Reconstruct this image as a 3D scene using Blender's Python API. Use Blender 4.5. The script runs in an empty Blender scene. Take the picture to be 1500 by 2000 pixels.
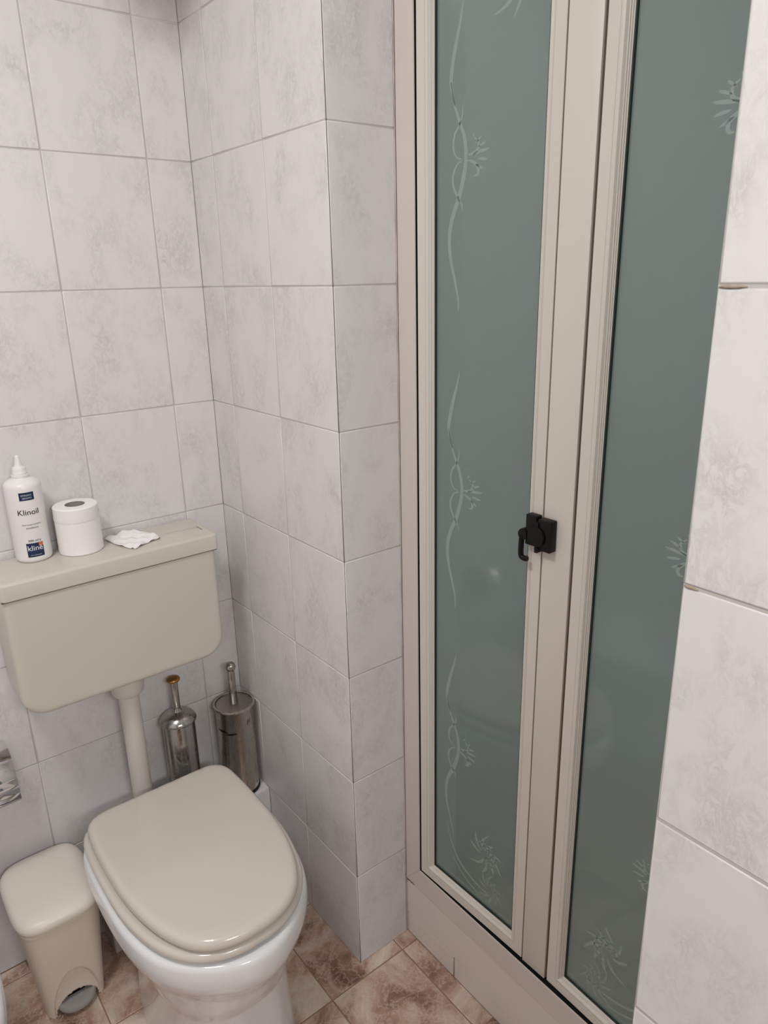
import bpy, bmesh, math, random
from mathutils import Vector, Matrix
random.seed(7)
S = bpy.context.scene
COL = S.collection
# ------------------------------------------------------------------ camera
cam_d = bpy.data.cameras.new('camera'); cam = bpy.data.objects.new('camera', cam_d); COL.objects.link(cam)
R = Matrix(((0.78510774, -0.61899398, -0.02126734), (0.2073469, 0.23032432, 0.95076704), (0.58362069, 0.75086428, -0.30917588)))
m = Matrix.Identity(4)
for i in range(3):
    m[i][0] = R[0][i]; m[i][1] = R[1][i]; m[i][2] = -R[2][i]
m.translation = Vector((-0.7181, -1.5558, 1.5122))
cam.matrix_world = m
cam_d.sensor_fit = 'HORIZONTAL'; cam_d.sensor_width = 36.0; cam_d.lens = 36.0 * 1410.64 / 1500.0
cam_d.clip_start = 0.02
S.camera = cam
# ------------------------------------------------------------------ world, lights, exposure
w = bpy.data.worlds.new('world'); S.world = w; w.use_nodes = True
w.node_tree.nodes['Background'].inputs[0].default_value = (0.9, 0.93, 1, 1)
w.node_tree.nodes['Background'].inputs[1].default_value = 0.15
S.view_settings.view_transform = 'Standard'; S.view_settings.look = 'None'
S.view_settings.gamma = 1.0; S.view_settings.use_curve_mapping = False
S.view_settings.exposure = 0.42
def area(name, loc, aim, sx, sy, watts, col):
    l = bpy.data.lights.new(name, 'AREA'); l.shape = 'RECTANGLE'; l.size = sx; l.size_y = sy; l.energy = watts; l.color = col
    o = bpy.data.objects.new(name, l); COL.objects.link(o); o.location = loc
    o.rotation_euler = (Vector(aim) - Vector(loc)).to_track_quat('-Z', 'Y').to_euler()
    return o
area('front_fill_light', (-0.64, -2.34, 1.85), (-0.45, -0.3, 0.30), 0.50, 0.12, 9.6, (1.0, 0.99, 0.98))  # added fill from the front wall side, no fitting known there
area('ceiling_lamp_light', (-1.00, -0.88, 2.46), (-0.90, -0.75, 0.0), 0.32, 0.32, 9.6, (1.0, 0.99, 0.985))
area('glass_backlight', (0.60, -0.88, 2.46), (0.60, -0.88, 0.0), 0.25, 0.25, 9.5, (0.95, 0.99, 1.0))  # unseen light added in the stall to brighten the glass from behind

# ------------------------------------------------------------------ materials
def mat(name):
    mt = bpy.data.materials.new(name); mt.use_nodes = True
    nt = mt.node_tree; return mt, nt, nt.nodes['Principled BSDF']
def N(nt, t, **k):
    n = nt.nodes.new(t)
    for a, b in k.items():
        if a.startswith('i_'): n.inputs[a[2:].replace('_', ' ')].default_value = b
        else: setattr(n, a, b)
    return n
def plain(name, col, rough=0.4, metal=0.0, spec=0.5, coat=0.0, bump=0.0, bscale=60.0, vary=0.0, vscale=8.0):
    mt, nt, b = mat(name)
    b.inputs['Base Color'].default_value = (*col, 1); b.inputs['Roughness'].default_value = rough
    b.inputs['Metallic'].default_value = metal; b.inputs['Specular IOR Level'].default_value = spec
    b.inputs['Coat Weight'].default_value = coat; b.inputs['Coat Roughness'].default_value = 0.05
    if bump or vary:
        g = N(nt, 'ShaderNodeNewGeometry')
    if bump:
        n = N(nt, 'ShaderNodeTexNoise', i_Scale=bscale, i_Detail=3.0); nt.links.new(g.outputs['Position'], n.inputs['Vector'])
        bp = N(nt, 'ShaderNodeBump', i_Strength=bump, i_Distance=0.002); nt.links.new(n.outputs[0], bp.inputs['Height'])
        nt.links.new(bp.outputs[0], b.inputs['Normal'])
    if vary:
        n = N(nt, 'ShaderNodeTexNoise', i_Scale=vscale, i_Detail=4.0); nt.links.new(g.outputs['Position'], n.inputs['Vector'])
        mx = N(nt, 'ShaderNodeMix', data_type='RGBA'); mx.inputs[6].default_value = (*[c * (1 - vary) for c in col], 1)
        mx.inputs[7].default_value = (*[min(1, c * (1 + vary)) for c in col], 1)
        nt.links.new(n.outputs[0], mx.inputs[0]); nt.links.new(mx.outputs[2], b.inputs['Base Color'])
    return mt
def ramp(nt, stops, interp='LINEAR'):
    r = N(nt, 'ShaderNodeValToRGB'); cr = r.color_ramp; cr.interpolation = interp
    while len(cr.elements) < len(stops): cr.elements.new(0.5)
    for e, (p, c) in zip(cr.elements, stops):
        e.position = p; e.color = (*c, 1) if len(c) == 3 else c
    return r
def marble_tile():
    mt, nt, b = mat('glazed_wall_tile')
    tc = N(nt, 'ShaderNodeTexCoord'); oi = N(nt, 'ShaderNodeObjectInfo')
    mul = N(nt, 'ShaderNodeMath', operation='MULTIPLY'); mul.inputs[1].default_value = 37.0
    nt.links.new(oi.outputs['Random'], mul.inputs[0])
    cx = N(nt, 'ShaderNodeCombineXYZ'); nt.links.new(mul.outputs[0], cx.inputs[0]); nt.links.new(mul.outputs[0], cx.inputs[1]); nt.links.new(mul.outputs[0], cx.inputs[2])
    ad = N(nt, 'ShaderNodeVectorMath', operation='ADD'); nt.links.new(tc.outputs['Object'], ad.inputs[0]); nt.links.new(cx.outputs[0], ad.inputs[1])
    # wispy network: thin lines where a distorted noise crosses a level, seen only in soft patches
    mp = N(nt, 'ShaderNodeMapping'); mp.inputs['Rotation'].default_value = (0, math.radians(48), 0); mp.inputs['Scale'].default_value = (1.4, 1.0, 0.9)
    nt.links.new(ad.outputs[0], mp.inputs[0])
    n1 = N(nt, 'ShaderNodeTexNoise', i_Scale=44.0, i_Detail=9.0, i_Roughness=0.72, i_Distortion=0.55); nt.links.new(mp.outputs[0], n1.inputs['Vector'])
    r1 = ramp(nt, [(0.42, (0, 0, 0)), (0.49, (1, 1, 1)), (0.51, (1, 1, 1)), (0.58, (0, 0, 0))]); nt.links.new(n1.outputs[0], r1.inputs[0])
    n2 = N(nt, 'ShaderNodeTexNoise', i_Scale=9.0, i_Detail=4.0, i_Roughness=0.6, i_Distortion=0.4); nt.links.new(mp.outputs[0], n2.inputs['Vector'])
    r2 = ramp(nt, [(0.44, (0, 0, 0)), (0.64, (1, 1, 1))]); nt.links.new(n2.outputs[0], r2.inputs[0])
    n3 = N(nt, 'ShaderNodeTexNoise', i_Scale=120.0, i_Detail=2.0); nt.links.new(ad.outputs[0], n3.inputs['Vector'])
    m1 = N(nt, 'ShaderNodeMath', operation='MULTIPLY'); nt.links.new(r1.outputs[0], m1.inputs[0]); nt.links.new(r2.outputs[0], m1.inputs[1])
    m2 = N(nt, 'ShaderNodeMath', operation='MULTIPLY'); nt.links.new(m1.outputs[0], m2.inputs[0]); nt.links.new(n3.outputs[0], m2.inputs[1])
    m3 = N(nt, 'ShaderNodeMath', operation='MULTIPLY_ADD', use_clamp=True); nt.links.new(r2.outputs[0], m3.inputs[0]); m3.inputs[1].default_value = 0.10; nt.links.new(m2.outputs[0], m3.inputs[2])
    mx = N(nt, 'ShaderNodeMix', data_type='RGBA'); mx.inputs[6].default_value = (0.715, 0.70, 0.697, 1); mx.inputs[7].default_value = (0.53, 0.515, 0.51, 1)
    nt.links.new(m3.outputs[0], mx.inputs[0])
    # grey-brown smudge in the top corner of the alcove, its edge broken by noise
    g = N(nt, 'ShaderNodeNewGeometry')
    ds = N(nt, 'ShaderNodeVectorMath', operation='DISTANCE'); ds.inputs[1].default_value = (-0.02, -0.02, 2.08); nt.links.new(g.outputs['Position'], ds.inputs[0])
    n4 = N(nt, 'ShaderNodeTexNoise', i_Scale=30.0, i_Detail=4.0); nt.links.new(g.outputs['Position'], n4.inputs['Vector'])
    a4 = N(nt, 'ShaderNodeMath', operation='MULTIPLY_ADD'); nt.links.new(n4.outputs[0], a4.inputs[0]); a4.inputs[1].default_value = 0.08; nt.links.new(ds.outputs['Value'], a4.inputs[2])
    r4 = ramp(nt, [(0.06, (0.7, 0.7, 0.7)), (0.19, (0, 0, 0))]); nt.links.new(a4.outputs[0], r4.inputs[0])
    mx2 = N(nt, 'ShaderNodeMix', data_type='RGBA'); mx2.inputs[7].default_value = (0.22, 0.19, 0.17, 1)
    nt.links.new(r4.outputs[0], mx2.inputs[0]); nt.links.new(mx.outputs[2], mx2.inputs[6]); nt.links.new(mx2.outputs[2], b.inputs['Base Color'])
    b.inputs['Roughness'].default_value = 0.33; b.inputs['Specular IOR Level'].default_value = 0.45
    n5 = N(nt, 'ShaderNodeTexNoise', i_Scale=55.0, i_Detail=2.0); nt.links.new(ad.outputs[0], n5.inputs['Vector'])
    s5 = N(nt, 'ShaderNodeMath', operation='SUBTRACT'); nt.links.new(n5.outputs[0], s5.inputs[0]); nt.links.new(m1.outputs[0], s5.inputs[1])
    bp = N(nt, 'ShaderNodeBump', i_Strength=0.16, i_Distance=0.0012); nt.links.new(s5.outputs[0], bp.inputs['Height']); nt.links.new(bp.outputs[0], b.inputs['Normal'])
    return mt
def marble_floor():
    mt, nt, b = mat('brown_marbled_floor_tile')
    tc = N(nt, 'ShaderNodeTexCoord'); oi = N(nt, 'ShaderNodeObjectInfo')
    mul = N(nt, 'ShaderNodeMath', operation='MULTIPLY'); mul.inputs[1].default_value = 23.0; nt.links.new(oi.outputs['Random'], mul.inputs[0])
    ad = N(nt, 'ShaderNodeVectorMath', operation='ADD'); nt.links.new(tc.outputs['Object'], ad.inputs[0])
    cx = N(nt, 'ShaderNodeCombineXYZ'); nt.links.new(mul.outputs[0], cx.inputs[0]); nt.links.new(mul.outputs[0], cx.inputs[2]); nt.links.new(cx.outputs[0], ad.inputs[1])
    nd = N(nt, 'ShaderNodeTexNoise', i_Scale=14.0, i_Detail=5.0, i_Roughness=0.65); nt.links.new(ad.outputs[0], nd.inputs['Vector'])
    wa = N(nt, 'ShaderNodeVectorMath', operation='MULTIPLY_ADD'); nt.links.new(nd.outputs['Color'], wa.inputs[0]); wa.inputs[1].default_value = (0.16, 0.16, 0.16); nt.links.new(ad.outputs[0], wa.inputs[2])
    vo = N(nt, 'ShaderNodeTexVoronoi', feature='DISTANCE_TO_EDGE', i_Scale=30.0); nt.links.new(wa.outputs[0], vo.inputs['Vector'])
    rv = ramp(nt, [(0.0, (0.9, 0.9, 0.9)), (0.035, (0.45, 0.45, 0.45)), (0.12, (0, 0, 0))]); nt.links.new(vo.outputs['Distance'], rv.inputs[0])
    n2 = N(nt, 'ShaderNodeTexNoise', i_Scale=9.0, i_Detail=6.0, i_Roughness=0.6, i_Distortion=0.8); nt.links.new(ad.outputs[0], n2.inputs['Vector'])
    rb = ramp(nt, [(0.34, (0.20, 0.105, 0.078)), (0.45, (0.42, 0.265, 0.20)), (0.57, (0.58, 0.45, 0.37)), (0.70, (0.72, 0.63, 0.55))]); nt.links.new(n2.outputs[0], rb.inputs[0])
    mx = N(nt, 'ShaderNodeMix', data_type='RGBA'); mx.inputs[7].default_value = (0.72, 0.62, 0.54, 1)
    vm = N(nt, 'ShaderNodeMath', operation='MULTIPLY'); nt.links.new(rv.outputs[0], vm.inputs[0]); nt.links.new(nd.outputs[0], vm.inputs[1])
    nt.links.new(vm.outputs[0], mx.inputs[0]); nt.links.new(rb.outputs[0], mx.inputs[6]); nt.links.new(mx.outputs[2], b.inputs['Base Color'])
    b.inputs['Roughness'].default_value = 0.3
    return mt
def satin_glass():
    mt, nt, b = mat('satin_green_glass')
    nt.nodes.remove(b); out = nt.nodes['Material Output']
    df = N(nt, 'ShaderNodeBsdfDiffuse'); df.inputs[0].default_value = GLASS
    tr = N(nt, 'ShaderNodeBsdfTranslucent'); tr.inputs[0].default_value = (0.50, 0.62, 0.60, 1)
    a = N(nt, 'ShaderNodeMixShader'); a.inputs[0].default_value = 0.25; nt.links.new(df.outputs[0], a.inputs[1]); nt.links.new(tr.outputs[0], a.inputs[2])
    gl = N(nt, 'ShaderNodeBsdfGlossy'); gl.inputs['Roughness'].default_value = 0.07; gl.inputs[0].default_value = (1, 1, 1, 1)
    fr = N(nt, 'ShaderNodeFresnel'); fr.inputs[0].default_value = 1.5
    c = N(nt, 'ShaderNodeMixShader'); nt.links.new(fr.outputs[0], c.inputs[0]); nt.links.new(a.outputs[0], c.inputs[1]); nt.links.new(gl.outputs[0], c.inputs[2])
    nt.links.new(c.outputs[0], out.inputs[0])
    return mt
def stained_steel(name, base, rough, spots):
    mt, nt, b = mat(name)
    g = N(nt, 'ShaderNodeNewGeometry')
    mp = N(nt, 'ShaderNodeMapping'); mp.inputs['Scale'].default_value = (1, 1, 0.35); nt.links.new(g.outputs['Position'], mp.inputs[0])
    n = N(nt, 'ShaderNodeTexNoise', i_Scale=70.0, i_Detail=6.0, i_Roughness=0.7); nt.links.new(mp.outputs[0], n.inputs['Vector'])
    r = ramp(nt, [(0.42, (rough, rough, rough)), (0.66, (rough + 0.30,) * 3)]); nt.links.new(n.outputs[0], r.inputs[0]); nt.links.new(r.outputs[0], b.inputs['Roughness'])
    n2 = N(nt, 'ShaderNodeTexNoise', i_Scale=160.0, i_Detail=3.0); nt.links.new(g.outputs['Position'], n2.inputs['Vector'])
    n3 = N(nt, 'ShaderNodeTexNoise', i_Scale=14.0, i_Detail=2.0); nt.links.new(g.outputs['Position'], n3.inputs['Vector'])
    mm = N(nt, 'ShaderNodeMath', operation='MULTIPLY'); nt.links.new(n2.outputs[0], mm.inputs[0]); nt.links.new(n3.outputs[0], mm.inputs[1])
    r2 = ramp(nt, [(spots, (*base,)), (spots + 0.05, (0.10, 0.075, 0.055))]); nt.links.new(mm.outputs[0], r2.inputs[0])
    nt.links.new(r2.outputs[0], b.inputs['Base Color']); b.inputs['Metallic'].default_value = 1.0
    return mt
GLASS = (0.245, 0.305, 0.285, 1)
M = dict(
    tile=marble_tile(), floor=marble_floor(), glass=satin_glass(),
    grout=plain('pale_grout', (0.50, 0.475, 0.45), 0.9),
    grout_dark=plain('floor_grout', (0.30, 0.18, 0.12), 0.9),
    seam=plain('dark_mitre_seam', (0.10, 0.09, 0.085), 0.9),
    plaster=plain('white_plaster', (0.74, 0.72, 0.70), 0.9),
    sill=plain('glazed_sill_tile', (0.75, 0.69, 0.655), 0.38, vary=0.04, bump=0.06),
    alu=plain('beige_painted_aluminium', (0.70, 0.65, 0.59), 0.42, vary=0.025, vscale=3),
    alu_wall=plain('pinkish_beige_aluminium', (0.66, 0.60, 0.56), 0.45, vary=0.02, vscale=3),
    gasket_shade=plain('dark_green_gasket_shade', (0.02, 0.03, 0.025), 0.5),
    brown=plain('brown_gasket', (0.10, 0.065, 0.05), 0.6),
    black=plain('black_plastic', (0.006, 0.006, 0.006), 0.42, spec=0.22),
    dark=plain('channel_shade_black', (0.004, 0.003, 0.003), 0.9),
    sealant=plain('aged_sealant', (0.62, 0.53, 0.50), 0.6, vary=0.10, vscale=40),
    chip=plain('yellowed_grout', (0.34, 0.28, 0.21), 0.9, vary=0.2, vscale=200),
    mould=plain('dark_mould', (0.07, 0.05, 0.04), 0.8),
    etch=plain('etched_frost', (0.292, 0.356, 0.333), 0.55, spec=0.3),
    cistern=plain('cream_plastic', (0.60, 0.560, 0.495), 0.36, vary=0.015, vscale=4),
    pipe=plain('cream_pipe_plastic', (0.62, 0.59, 0.54), 0.35),
    seat=plain('cream_seat_enamel', (0.64, 0.595, 0.53), 0.16, coat=0.3),
    china=plain('white_china', (0.80, 0.82, 0.83), 0.10, coat=0.6),
    bin=plain('cream_bin_plastic', (0.80, 0.715, 0.63), 0.40, bump=0.05, bscale=400),
    binlid=plain('cream_bin_lid_plastic', (0.78, 0.73, 0.66), 0.38, bump=0.08, bscale=260),
    pedal=plain('grey_pedal_plastic', (0.34, 0.33, 0.32), 0.45),
    chrome=plain('polished_chrome', (0.86, 0.86, 0.88), 0.06, 1.0),
    steel1=stained_steel('water_spotted_steel', (0.42, 0.405, 0.385), 0.12, 0.60),
    steel2=stained_steel('corroded_steel', (0.56, 0.52, 0.47), 0.15, 0.375),
    steel_lid=plain('dull_steel', (0.42, 0.39, 0.36), 0.36, 1.0),
    brass=plain('tarnished_brass', (0.50, 0.27, 0.09), 0.30, 1.0, vary=0.2, vscale=80),
    bottle=plain('white_bottle_plastic', (0.80, 0.785, 0.775), 0.35),
    navy=plain('navy_label_print', (0.006, 0.018, 0.07), 0.45),
    ink=plain('dark_label_ink', (0.03, 0.025, 0.025), 0.5),
    white_ink=plain('white_label_ink', (0.75, 0.78, 0.82), 0.5),
    orange=plain('orange_label_ink', (0.65, 0.16, 0.06), 0.5),
    paper=plain('toilet_paper', (0.86, 0.85, 0.83), 0.95, spec=0.1, bump=0.15, bscale=300),
    core=plain('grey_cardboard', (0.30, 0.28, 0.26), 0.9),
)
# ------------------------------------------------------------------ helpers
def link(o, parent=None):
    COL.objects.link(o)
    if parent is not None: o.parent = parent
    return o
def absloc(o):
    v = Vector((0, 0, 0))
    while o is not None: v += o.location; o = o.parent
    return v
def mesh(name, verts, faces, mt, parent=None, loc=None, smooth=None):
    """verts in world coordinates; the object's origin is loc or its parent's origin"""
    base = Vector(loc) if loc is not None else (absloc(parent) if parent is not None else Vector((0, 0, 0)))
    me = bpy.data.meshes.new(name); me.from_pydata([Vector(v) - base for v in verts], [], faces)
    bm = bmesh.new(); bm.from_mesh(me); bmesh.ops.recalc_face_normals(bm, faces=bm.faces); bm.to_mesh(me); bm.free()
    if mt: me.materials.append(mt)
    if smooth is not None:
        me.polygons.foreach_set('use_smooth', [True] * len(me.polygons))
        if smooth < 180: me.set_sharp_from_angle(angle=math.radians(smooth))
    o = bpy.data.objects.new(name, me)
    o.location = base - (absloc(parent) if parent is not None else Vector((0, 0, 0)))
    return link(o, parent)
def empty(name, loc, label=None, cat=None, group=None, kind=None):
    o = bpy.data.objects.new(name, None); o.location = loc; o.empty_display_size = 0.05; link(o)
    return tag(o, label, cat, group, kind)
def tag(o, label=None, cat=None, group=None, kind=None):
    if label: o['label'] = label
    if cat: o['category'] = cat
    if group: o['group'] = group
    if kind: o['kind'] = kind
    return o
def boxgeo(x0, x1, y0, y1, z0, z1):
    v = [(x, y, z) for z in (z0, z1) for y in (y0, y1) for x in (x0, x1)]
    return v, [(0, 2, 3, 1), (4, 5, 7, 6), (0, 1, 5, 4), (2, 6, 7, 3), (0, 4, 6, 2), (1, 3, 7, 5)]
def box(name, b, mt, parent=None, bev=0.0, seg=2, loc=None, xf=None):
    v, f = boxgeo(*b)
    if xf: v = [xf(Vector(p)) for p in v]
    o = mesh(name, v, f, mt, parent, loc)
    if bev:
        me = o.data; bm = bmesh.new(); bm.from_mesh(me)
        bmesh.ops.bevel(bm, geom=bm.edges[:], offset=bev, segments=seg, affect='EDGES', profile=0.5, clamp_overlap=True)
        bm.to_mesh(me); bm.free()
        me.polygons.foreach_set('use_smooth', [True] * len(me.polygons)); me.set_sharp_from_angle(angle=math.radians(35))
    return o
def join(*geos):
    V, F = [], []
    for v, f in geos:
        n = len(V); V += list(v); F += [tuple(i + n for i in q) for q in f]
    return V, F
def loft(rings, cap0=True, cap1=True, closed=True):
    """rings: equal-length point lists"""
    V, F = [], []; n = len(rings[0])
    for r in rings: V += [tuple(p) for p in r]
    for a in range(len(rings) - 1):
        for i in range(n if closed else n - 1):
            j = (i + 1) % n; F.append((a * n + i, a * n + j, (a + 1) * n + j, (a + 1) * n + i))
    if cap0: F.append(tuple(range(n - 1, -1, -1)))
    if cap1: F.append(tuple((len(rings) - 1) * n + i for i in range(n)))
    return V, F
def lathe(prof, c, n=48, cap0=True, cap1=True):
    return loft([[(c[0] + r * math.cos(2 * math.pi * i / n), c[1] + r * math.sin(2 * math.pi * i / n), c[2] + z) for i in range(n)] for r, z in prof], cap0, cap1)
def tube(path, r, n=20):
    P = [Vector(p) for p in path]; rings = []; up = None
    rr = r if isinstance(r, (list, tuple)) else [r] * len(P)
    for i, p in enumerate(P):
        t = ((P[i + 1] if i + 1 < len(P) else p) - (P[i - 1] if i else p)).normalized()
        if up is None: up = Vector((1, 0, 0)) if abs(t.x) < 0.9 else Vector((0, 1, 0))
        a = (up - t * up.dot(t)).normalized(); b = t.cross(a); up = a
        rings.append([p + (a * math.cos(2 * math.pi * k / n) + b * math.sin(2 * math.pi * k / n)) * rr[i] for k in range(n)])
    return loft(rings)
def smoothpath(P, k=8, closed=False):
    """Catmull-Rom"""
    P = [Vector(p) for p in P]; n = len(P); out = []
    for i in range(n if closed else n - 1):
        g = (lambda j: P[j % n]) if closed else (lambda j: P[max(0, min(n - 1, j))])
        a, b, c, d = g(i - 1), g(i), g(i + 1), g(i + 2)
        for s in range(k):
            t = s / k
            out.append(0.5 * ((2 * b) + (c - a) * t + (2 * a - 5 * b + 4 * c - d) * t * t + (3 * b - a - 3 * c + d) * t ** 3))
    if not closed: out.append(P[-1])
    return out
# ------------------------------------------------------------------ tiles
_tm = {}
def tile_mesh(w_, h_, mt, bev=0.0016, proud=0.0, name='tile'):
    """lies in local x (width) and z (height), front towards -y at y=0, origin at its centre"""
    key = (round(w_, 4), round(h_, 4), mt.name, bev)
    if key in _tm: return _tm[key]
    rings = []
    for ins, y in ((0, 0.0035), (0, bev), (bev * 0.3, bev * 0.3), (bev, 0.0)):
        a, b = w_ / 2 - ins, h_ / 2 - ins
        rings.append([(-a, y, -b), (a, y, -b), (a, y, b), (-a, y, b)])
    V, F = loft(rings, cap0=False)
    me = bpy.data.meshes.new(name); me.from_pydata(V, [], F)
    bm = bmesh.new(); bm.from_mesh(me); bmesh.ops.recalc_face_normals(bm, faces=bm.faces)
    bm.to_mesh(me); bm.free()
    # open backed shell: make sure the front faces -y
    if me.polygons[len(me.polygons) - 1].normal.y > 0: me.flip_normals()
    me.materials.append(mt)
    me.polygons.foreach_set('use_smooth', [True] * len(me.polygons)); me.set_sharp_from_angle(angle=math.radians(50))
    me.polygons[len(me.polygons) - 1].use_smooth = False
    _tm[key] = me
    return me
def lay(parent, org, u, n, us, zs, mt, gap=0.0016, bev=0.0016, name='tile', up=Vector((0, 0, 1)), jitter=0.0003):
    """tiles between the joint lines us (along u from org) and zs (along up), faces looking along n"""
    u, n, up, org = Vector(u), Vector(n), Vector(up), Vector(org); pb = absloc(parent)
    for a, b in zip(us[:-1], us[1:]):
        for c, d in zip(zs[:-1], zs[1:]):
            me = tile_mesh(abs(b - a) - gap, abs(d - c) - gap, mt, bev, name=name)
            o = bpy.data.objects.new(name, me)
            ctr = org + u * ((a + b) / 2) + up * ((c + d) / 2) + n * random.uniform(-jitter, jitter)
            mm = Matrix.Identity(4)
            ux = up.cross(-n)  # right-handed frame: x, y=-n, z=up
            ux = (-n).cross(up)
            for i in range(3): mm[i][0] = ux[i]; mm[i][1] = -n[i]; mm[i][2] = up[i]
            mm.translation = ctr - pb
            link(o, parent); o.matrix_local = mm
def frange(a, b, s):
    out = [a]
    while out[-1] + s < b - 0.012: out.append(round(out[-1] + s, 5))
    out.append(b); return out
ZS = [0.25 * k for k in range(11)]
G = 0.0009   # depth of the joints
CEIL = 2.5
# back wall (y = 0)
XL, YR = -1.72, -2.45
o = box('wall_back', (XL, 0.0, G, 0.12, 0, CEIL), M['grout']); tag(o, kind='structure')
us = [0.0011]; x = -0.0951
while x > XL + 0.02: us.append(x); x -= 0.2024
us.append(XL)
lay(o, (0, 0, 0), (1, 0, 0), (0, -1, 0), us, ZS, M['tile'])
# pier: its face towards the toilet (x = 0) and its end face (y = -.5056)
PE = -0.5056
o = box('wall_pier', (G, 0.20, PE + G, 0.12, 0, CEIL), M['grout']); tag(o, kind='structure')
lay(o, (0, 0, 0), (0, 1, 0), (-1, 0, 0), [0.0011, -0.1015, -0.3021, PE + 0.0006], ZS, M['tile'])
lay(o, (0, PE, 0), (1, 0, 0), (0, -1, 0), [0.0006, 0.1395], ZS, M['tile'])
box('corner_seam', (0.0008, 0.0022, PE + 0.0008, PE + 0.0022, 0, CEIL), M['seam'], o)
# near right wall (x = -.155) with its end face at y = -1.2575
RX, RY = -0.1555, -1.2560
o = box('wall_right', (RX + G, 0.9, YR, RY - G, 0, CEIL), M['grout']); tag(o, kind='structure')
yy = [RY]
while yy[-1] - 0.2024 > YR + 0.02: yy.append(yy[-1] - 0.2024)
yy.append(YR)
lay(o, (RX, 0, 0), (0, 1, 0), (-1, 0, 0), yy, ZS, M['tile'], gap=0.0021, bev=0.0022)
lay(o, (0, RY, 0), (1, 0, 0), (0, 1, 0), [RX + 0.002, 0.04, 0.1455], ZS, M['tile'])
# discoloured, chipped grout at the edge of the near wall
for z_, l_ in ((1.2495, 0.013), (1.4995, 0.022)):
    P_ = [(RX + 0.0002, RY - 0.002 - l_ * k / 6, z_ + random.uniform(-.0003, .0003)) for k in range(7)]
    V, F = tube(P_, [0.0005, 0.0012, 0.0016, 0.0012, 0.0015, 0.0009, 0.0004], 8)
    mesh('grout_chip', V, F, M['chip'], o, smooth=180)
# walls out of view that close the room
o = box('wall_left', (XL - 0.12, XL - G, YR, 0.12, 0, CEIL), M['grout']); tag(o, kind='structure')
lay(o, (XL, 0, 0), (0, 1, 0), (1, 0, 0), frange(YR, 0.0, 0.2024), ZS, M['tile'])
o = box('wall_front', (XL - 0.12, 0.9, YR - 0.12, YR - G, 0, CEIL), M['grout']); tag(o, kind='structure')
lay(o, (0, YR, 0), (1, 0, 0), (0, 1, 0), frange(XL, RX, 0.2024), ZS, M['tile'])
d1 = box('reflector_door', (-1.50, -0.74, YR + 0.004, YR + 0.045, 0.005, 2.05), None, loc=(-1.12, YR + 0.02, 0)); tag(d1, kind='structure')  # unseen door added as a brown reflector for the chrome and steel
d1.data.materials.append(plain('orange_brown_wood', (0.30, 0.135, 0.055), 0.35, vary=0.15, vscale=6))
for q in ((-1.40, -0.84, 0.15, 0.95), (-1.40, -0.84, 1.08, 1.92)):
    box('reflector_door_panel', (q[0], q[1], YR + 0.045, YR + 0.052, q[2], q[3]), d1.data.materials[0], d1, bev=0.003)
for q in ((-1.58, -1.50, 0.005, 2.13), (-0.74, -0.66, 0.005, 2.13), (-1.50, -0.74, 2.05, 2.13)):
    box('reflector_door_trim', (q[0], q[1], YR + 0.002, YR + 0.030, q[2], q[3]), d1.data.materials[0], d1, bev=0.003)
tag(box('ceiling', (XL - 0.12, 1.0, YR - 0.12, 0.12, CEIL, CEIL + 0.1), M['plaster']), kind='structure')
# shower stall behind the glass
tag(box('wall_shower', (0.90, 1.0, -1.32, -0.40, 0, CEIL), M['plaster']), kind='structure')
# floor
o = box('floor', (XL - 0.12, 1.0, YR - 0.12, 0.12, -0.1, -0.0009), M['grout_dark']); tag(o, kind='structure')
fx = [0.1455, 0.0985] + [round(0.0985 - 0.2 * k, 4) for k in range(1, 10)] + [XL]
fy = [0.0, -0.0385] + [round(-0.0385 - 0.25 * k, 4) for k in range(1, 10)] + [YR]
lay(o, (0, 0, 0), (1, 0, 0), (0, 0, 1), fx, fy, M['floor'], gap=0.0024, bev=0.0014, up=Vector((0, 1, 0)), jitter=0.0001)
# tiled boxing along the foot of the back wall, behind the toilet
o = box('wall_ledge', (-0.4335, -0.001, -0.1175, -0.0005, 0, 0.2490), M['grout']); tag(o, kind='structure')
lay(o, (0, -0.1184, 0), (1, 0, 0), (0, -1, 0), [-0.434, -0.2324, -0.041, -0.0005], [0, 0.2492], M['tile'])
lay(o, (0, -0.1184, 0.25), (1, 0, 0), (0, 0, 1), [-0.434, -0.2324, -0.041, -0.0005], [0.0005, 0.1180], M['tile'], up=Vector((0, 1, 0)))
lay(o, (-0.4344, 0, 0), (0, 1, 0), (-1, 0, 0), [-0.1180, -0.0005], [0, 0.2492], M['tile'])
# shower sill
SX = 0.1435
o = box('trim_1', (SX + G, 0.26, RY, PE, 0, 0.1635), M['grout']); tag(o, kind='structure')
lay(o, (SX, 0, 0), (0, 1, 0), (-1, 0, 0), [PE - 0.0008, -0.6665, -0.917, RY + 0.002], [0, 0.0595], M['sill'], gap=0.0018, bev=0.0013)
lay(o, (SX - 0.0008, 0, 0), (0, 1, 0), (-1, 0, 0), [PE - 0.0008, RY + 0.002], [0.0595, 0.1632], M['sill'], gap=0.0010, bev=0.0020)
box('joint_gap', (SX + 0.0002, SX + 0.0012, -0.6671, -0.6659, 0.001, 0.057), M['mould'], o)
# tray behind the sill
t = box('shower_tray', (0.2605, 0.8995, RY + 0.0, PE - 0.0, 0.0, 0.14), M['china'], bev=0.004); tag(t, 'white shower tray behind the tiled sill and satin glass', 'shower tray')
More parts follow.
